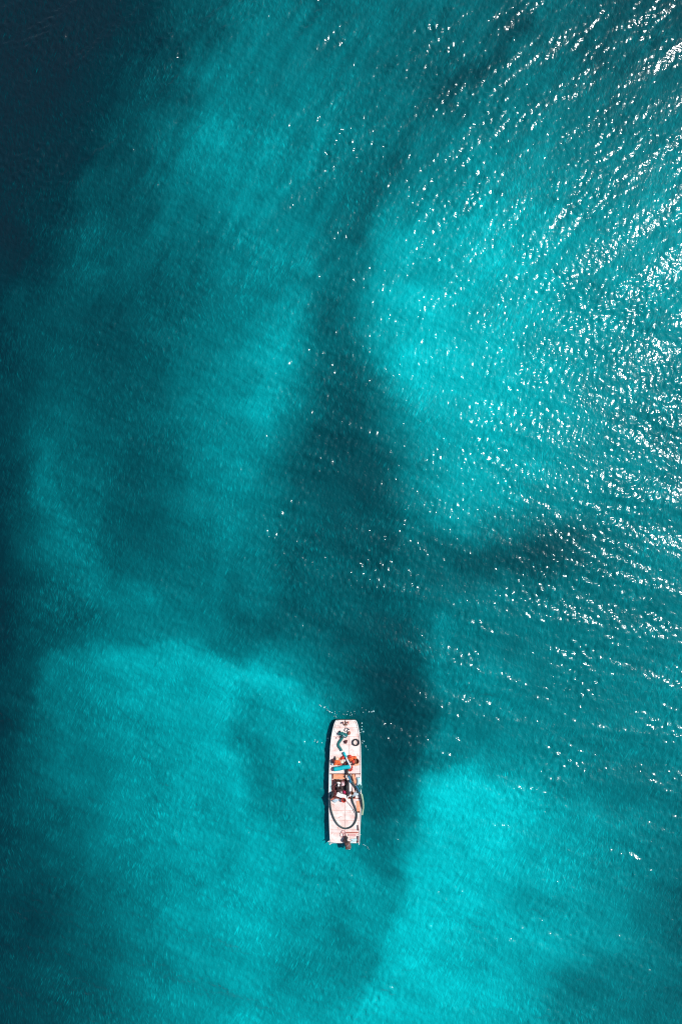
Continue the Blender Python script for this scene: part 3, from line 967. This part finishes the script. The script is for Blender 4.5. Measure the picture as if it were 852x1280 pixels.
item('pink_plank', 'deck_old', 'pinkish plank slanting between white plank and starboard hose', 'plank',
     lambda bm: box(bm, (0, 0, 0.2), (0.16, 1.0, 0.4), 0.16, 0.015), D(440.9, 981.6, FLOOR + 0.045))
item('orange_plank', 'orange_pale', 'tan orange plank under the black hose on the starboard side deck', 'plank',
     lambda bm: box(bm, (0, 0, 0.02), (0.2, 0.75, 0.04), 0.28, 0.01), D(442.4, 970.5, DECK + 0.012))
item('cyan_bag', 'cyan_paint', 'pale cyan plastic bag slumped on the starboard side deck', 'bag',
     lambda bm: blob(bm, (0, 0, 0.08), (0.2, 0.42, 0.11), 0.1, 0.4, 41, 3), D(448.2, 973.6, DECK), True)
item('teal_bag', 'teal_net', 'dark teal bag hanging over the starboard rail by the hose', 'bag',
     lambda bm: blob(bm, (0, 0, 0.08), (0.17, 0.32, 0.11), 0.0, 0.4, 42, 3), D(449.6, 980.4, DECK + 0.02), True)
item('brown_bucket', 'wood', 'small brown bucket aft of the pinkish plank', 'bucket', lambda bm: lathe(bm, [(0.09, 0), (0.12, 0.22), (0.13, 0.22), (0.13, 0.24), (0.105, 0.24), (0.08, 0.03), (0.01, 0.03)], (0, 0, 0), 14), D(439.8, 987.0, FLOOR + 0.43))
item('green_net', 'bluegrey', 'wad of grey-green net at the aft starboard corner of the well', 'net',
     lambda bm: blob(bm, (0, 0, 0.07), (0.3, 0.15, 0.1), 0.1, 0.5, 44, 3), D(443.6, 989.6, DECK), False)

# ------------------------------------------------------------------ hoses
Z0 = DECK + 0.012


def hose_item(name, m, label, path, r, loc_p, rib=0.06, seg=10, n=10):
    c = D(*loc_p)
    P = [D(x, y, z) - c for x, y, z in path]
    return item(name, m, label, 'hose', lambda bm: tube(bm, smooth_path(P, n), r, seg, 1.0, rib), c, True)


hose_item('looped_hose', 'hose', 'dark rubber hose lying in a big loop on the stern deck',
          [(412.2, 993.0, Z0 + .28), (412.6, 1000, Z0 + .16), (413.8, 1009, Z0 + .08), (417, 1018.5, Z0 + .065), (422, 1026.5, Z0 + .065), (428.6, 1031.0, Z0 + .065), (434.6, 1031.2, Z0 + .065),
           (440.4, 1028.0, Z0 + .065), (444.4, 1021.4, Z0 + .065), (445.4, 1013.6, Z0 + .065), (443.4, 1005.6, Z0 + .065), (440.6, 998.6, Z0 + .08), (439.4, 991.5, Z0 + .1)], 0.062, (430, 1010))
hose_item('discharge_hose', 'hose', 'black discharge hose running aft over the starboard rail',
          [(433.6, 962.6, Z0 + .12), (436.2, 968.0, Z0 + .14), (440.0, 974.4, Z0 + .14), (444.6, 981.4, Z0 + .09), (448.8, 987.6, Z0 + .13), (451.0, 994.6, Z0 + .14), (452.0, 1002, Z0 + .1), (452.2, 1007, Z0 + .02)], 0.075, (444, 985))
hose_item('green_hose', 'green_pale', 'pale green hose hung along the starboard rail beside the stern deck',
          [(451.4, 989.0, Z0 + .02), (453.0, 998, Z0), (453.4, 1006, Z0 - .02), (452.2, 1015.4, Z0 - .05)], 0.062, (452, 1002))
hose_item('blue_hose', 'hose_blue', 'short blue hose beside the black discharge hose in the well',
          [(434.8, 965.6, Z0 + .26), (437.0, 969.6, Z0 + .22), (437.6, 974.0, Z0 + .16)], 0.07, (436, 970))
hose_item('thin_hose', 'steel', 'thin grey hose crossing the deck inside the big hose loop',
          [(431.8, 996.6, Z0 + .03), (436, 1001, Z0 + .03), (440.6, 1007, Z0 + .03), (443.8, 1012.6, Z0 + .06)], 0.032, (438, 1004), 0.0)
hose_item('blue_hose', 'hose_blue', 'blue hose end resting on the starboard side deck by the teal bag',
          [(444.6, 977.6, Z0 + .24), (447.0, 981.6, Z0 + .2), (448.8, 985.2, Z0 + .2)], 0.045, (447, 981))

# ------------------------------------------------------------------ stern deck
bk = empty('red_bucket', BO + D(429.4, 995.4, DECK), 'red bucket with dark inside standing at the well edge', 'bucket')
part('bucket_wall', 'red', lambda bm: lathe(bm, [(0.12, 0), (0.17, 0.26), (0.19, 0.27), (0.19, 0.29), (0.16, 0.29), (0.115, 0.02), (0.01, 0.02)], (0, 0, 0), 18), bk)
part('bucket_dark_disc', 'maroon', lambda bm: lathe(bm, [(0.14, 0.17), (0.14, 0.175)], (0, 0, 0), 18), bk)  # dark disc set inside the bucket
item('blue_grey_sack', 'bluegrey', 'blue-grey sack on the stern deck near the jerrycan', 'sack',
     lambda bm: blob(bm, (0, 0, 0.07), (0.26, 0.14, 0.1), 0.1, 0.3, 51, 3), D(419.2, 996.6, DECK), True)
item('red_wrench_box', 'rust', 'small rust-red box at the port rail behind the jerrycan', 'box',
     lambda bm: (box(bm, (0, 0, 0.06), (0.28, 0.13, 0.12), 0.25, 0.01), box(bm, (0, 0, 0.13), (0.3, 0.15, 0.025), 0.25, 0.006)), D(414.6, 994.0 + 1.0, DECK))
item('tan_mat', 'orange_pale', 'tan orange mat on the starboard edge of the stern deck', 'mat',
     lambda bm: box(bm, (0, 0, 0.012), (0.3, 0.86, 0.02), 0.04, 0.004), D(447.6, 1004.6, DECK + 0.008))
item('brown_block', 'wood', 'small brown wooden block at the aft end of the tan mat', 'block',
     lambda bm: (box(bm, (0, 0, 0.05), (0.16, 0.12, 0.1), 0.2, 0.012), box(bm, (0, 0, 0.12), (0.07, 0.06, 0.05), 0.2, 0.01)), D(448.2, 1011.2, DECK + 0.012))
item('red_beam', 'rust', 'long red-painted beam lying across the deck near the outboard', 'beam',
     lambda bm: box(bm, (0, 0, 0.035), (0.95, 0.09, 0.06), 0.02, 0.01), D(440.0, 1037.0, DECK + 0.008))
item('pink_board', 'rope_pink', 'pink board lying just aft of the red beam', 'board',
     lambda bm: box(bm, (0, 0, 0.018), (0.62, 0.16, 0.03), -0.08, 0.008), D(439.6, 1040.2, DECK + 0.008))
item('pink_rope_coil', 'rope_pink', 'pink and white rope coil at the stern end of the deck seam', 'rope',
     rope_loops([(0, 0.02, 0.14, 0.13, 0.0, 0), (-0.1, -0.2, 0.14, 0.2, 1.4, 0), (0.12, -0.22, 0.1, 0.18, 0.3, 0.03)], 0.024, 0.03, 61, 1.0), D(429.0, 1036.4, DECK + 0.006), True)
item('pale_cloth', 'cyan_paint', 'pale cloth spread on the deck between outboard and starboard corner', 'cloth',
     lambda bm: blob(bm, (0, 0, 0.02), (0.26, 0.14, 0.03), 0.1, 0.4, 63, 3, 0.3), D(441.8, 1046.6, DECK + 0.01), True)

# ------------------------------------------------------------------ pale flecks round the hull: foamy specks and sun glints put in as shapes
fr = random.Random(77)
bm = bmesh.new()


def fleck(px, py, r):
    p = px_to_m(px, py, 0.0)
    i = int(round((p.x - xs[0]) / DX))
    k = int(round((p.y - ys[0]) / DX))
    z = float(HH[k, i])
    ret = bmesh.ops.create_icosphere(bm, subdivisions=1, radius=1.0)
    a = fr.uniform(0, 3.14)
    e = fr.uniform(0.45, 0.9)
    for v in ret['verts']:
        q_ = Matrix.Rotation(a, 3, 'Z') @ Vector((v.co.x * r * fr.uniform(0.7, 1.2), v.co.y * r * e, v.co.z * 0.03))
        v.co = q_ + Vector((p.x, p.y, z + 0.02))


def fleck_line(P, n_, jit, rmin, rmax):
    for _ in range(n_):
        t = fr.random() * (len(P) - 1)
        i = int(t)
        f = t - i
        x = P[i][0] * (1 - f) + P[i + 1][0] * f + fr.gauss(0, jit)
        y = P[i][1] * (1 - f) + P[i + 1][1] * f + fr.gauss(0, jit)
        fleck(x, y, fr.uniform(rmin, rmax))


fleck_line([(398, 880), (407, 885), (416, 891)], 11, 1.0, 0.025, 0.08)
fleck_line([(417, 894), (428, 891), (446, 893)], 18, 2.4, 0.02, 0.05)
fleck_line([(450, 899), (452, 905), (451.5, 915)], 7, 0.9, 0.03, 0.08)
fleck_line([(452, 926), (455, 930), (460, 936)], 10, 1.0, 0.02, 0.06)
fleck_line([(452, 890), (458, 887), (466, 889)], 7, 1.5, 0.03, 0.08)
fleck_line([(392, 926), (400, 928), (408, 921)], 6, 1.2, 0.03, 0.07)
fleck_line([(453, 1055), (462, 1061)], 9, 0.5, 0.02, 0.04)
fleck_line([(409, 1052), (414, 1054), (426, 1053)], 8, 0.8, 0.025, 0.05)
fleck_line([(438, 1058), (440, 1059)], 3, 0.5, 0.03, 0.05)
glint_foam = finish('glint_foam', bm, 'glint_foam', None, True)
glint_foam['kind'] = 'stuff'
glint_foam['label'] = 'foamy white flecks standing in for sun glints on the water round the boat'
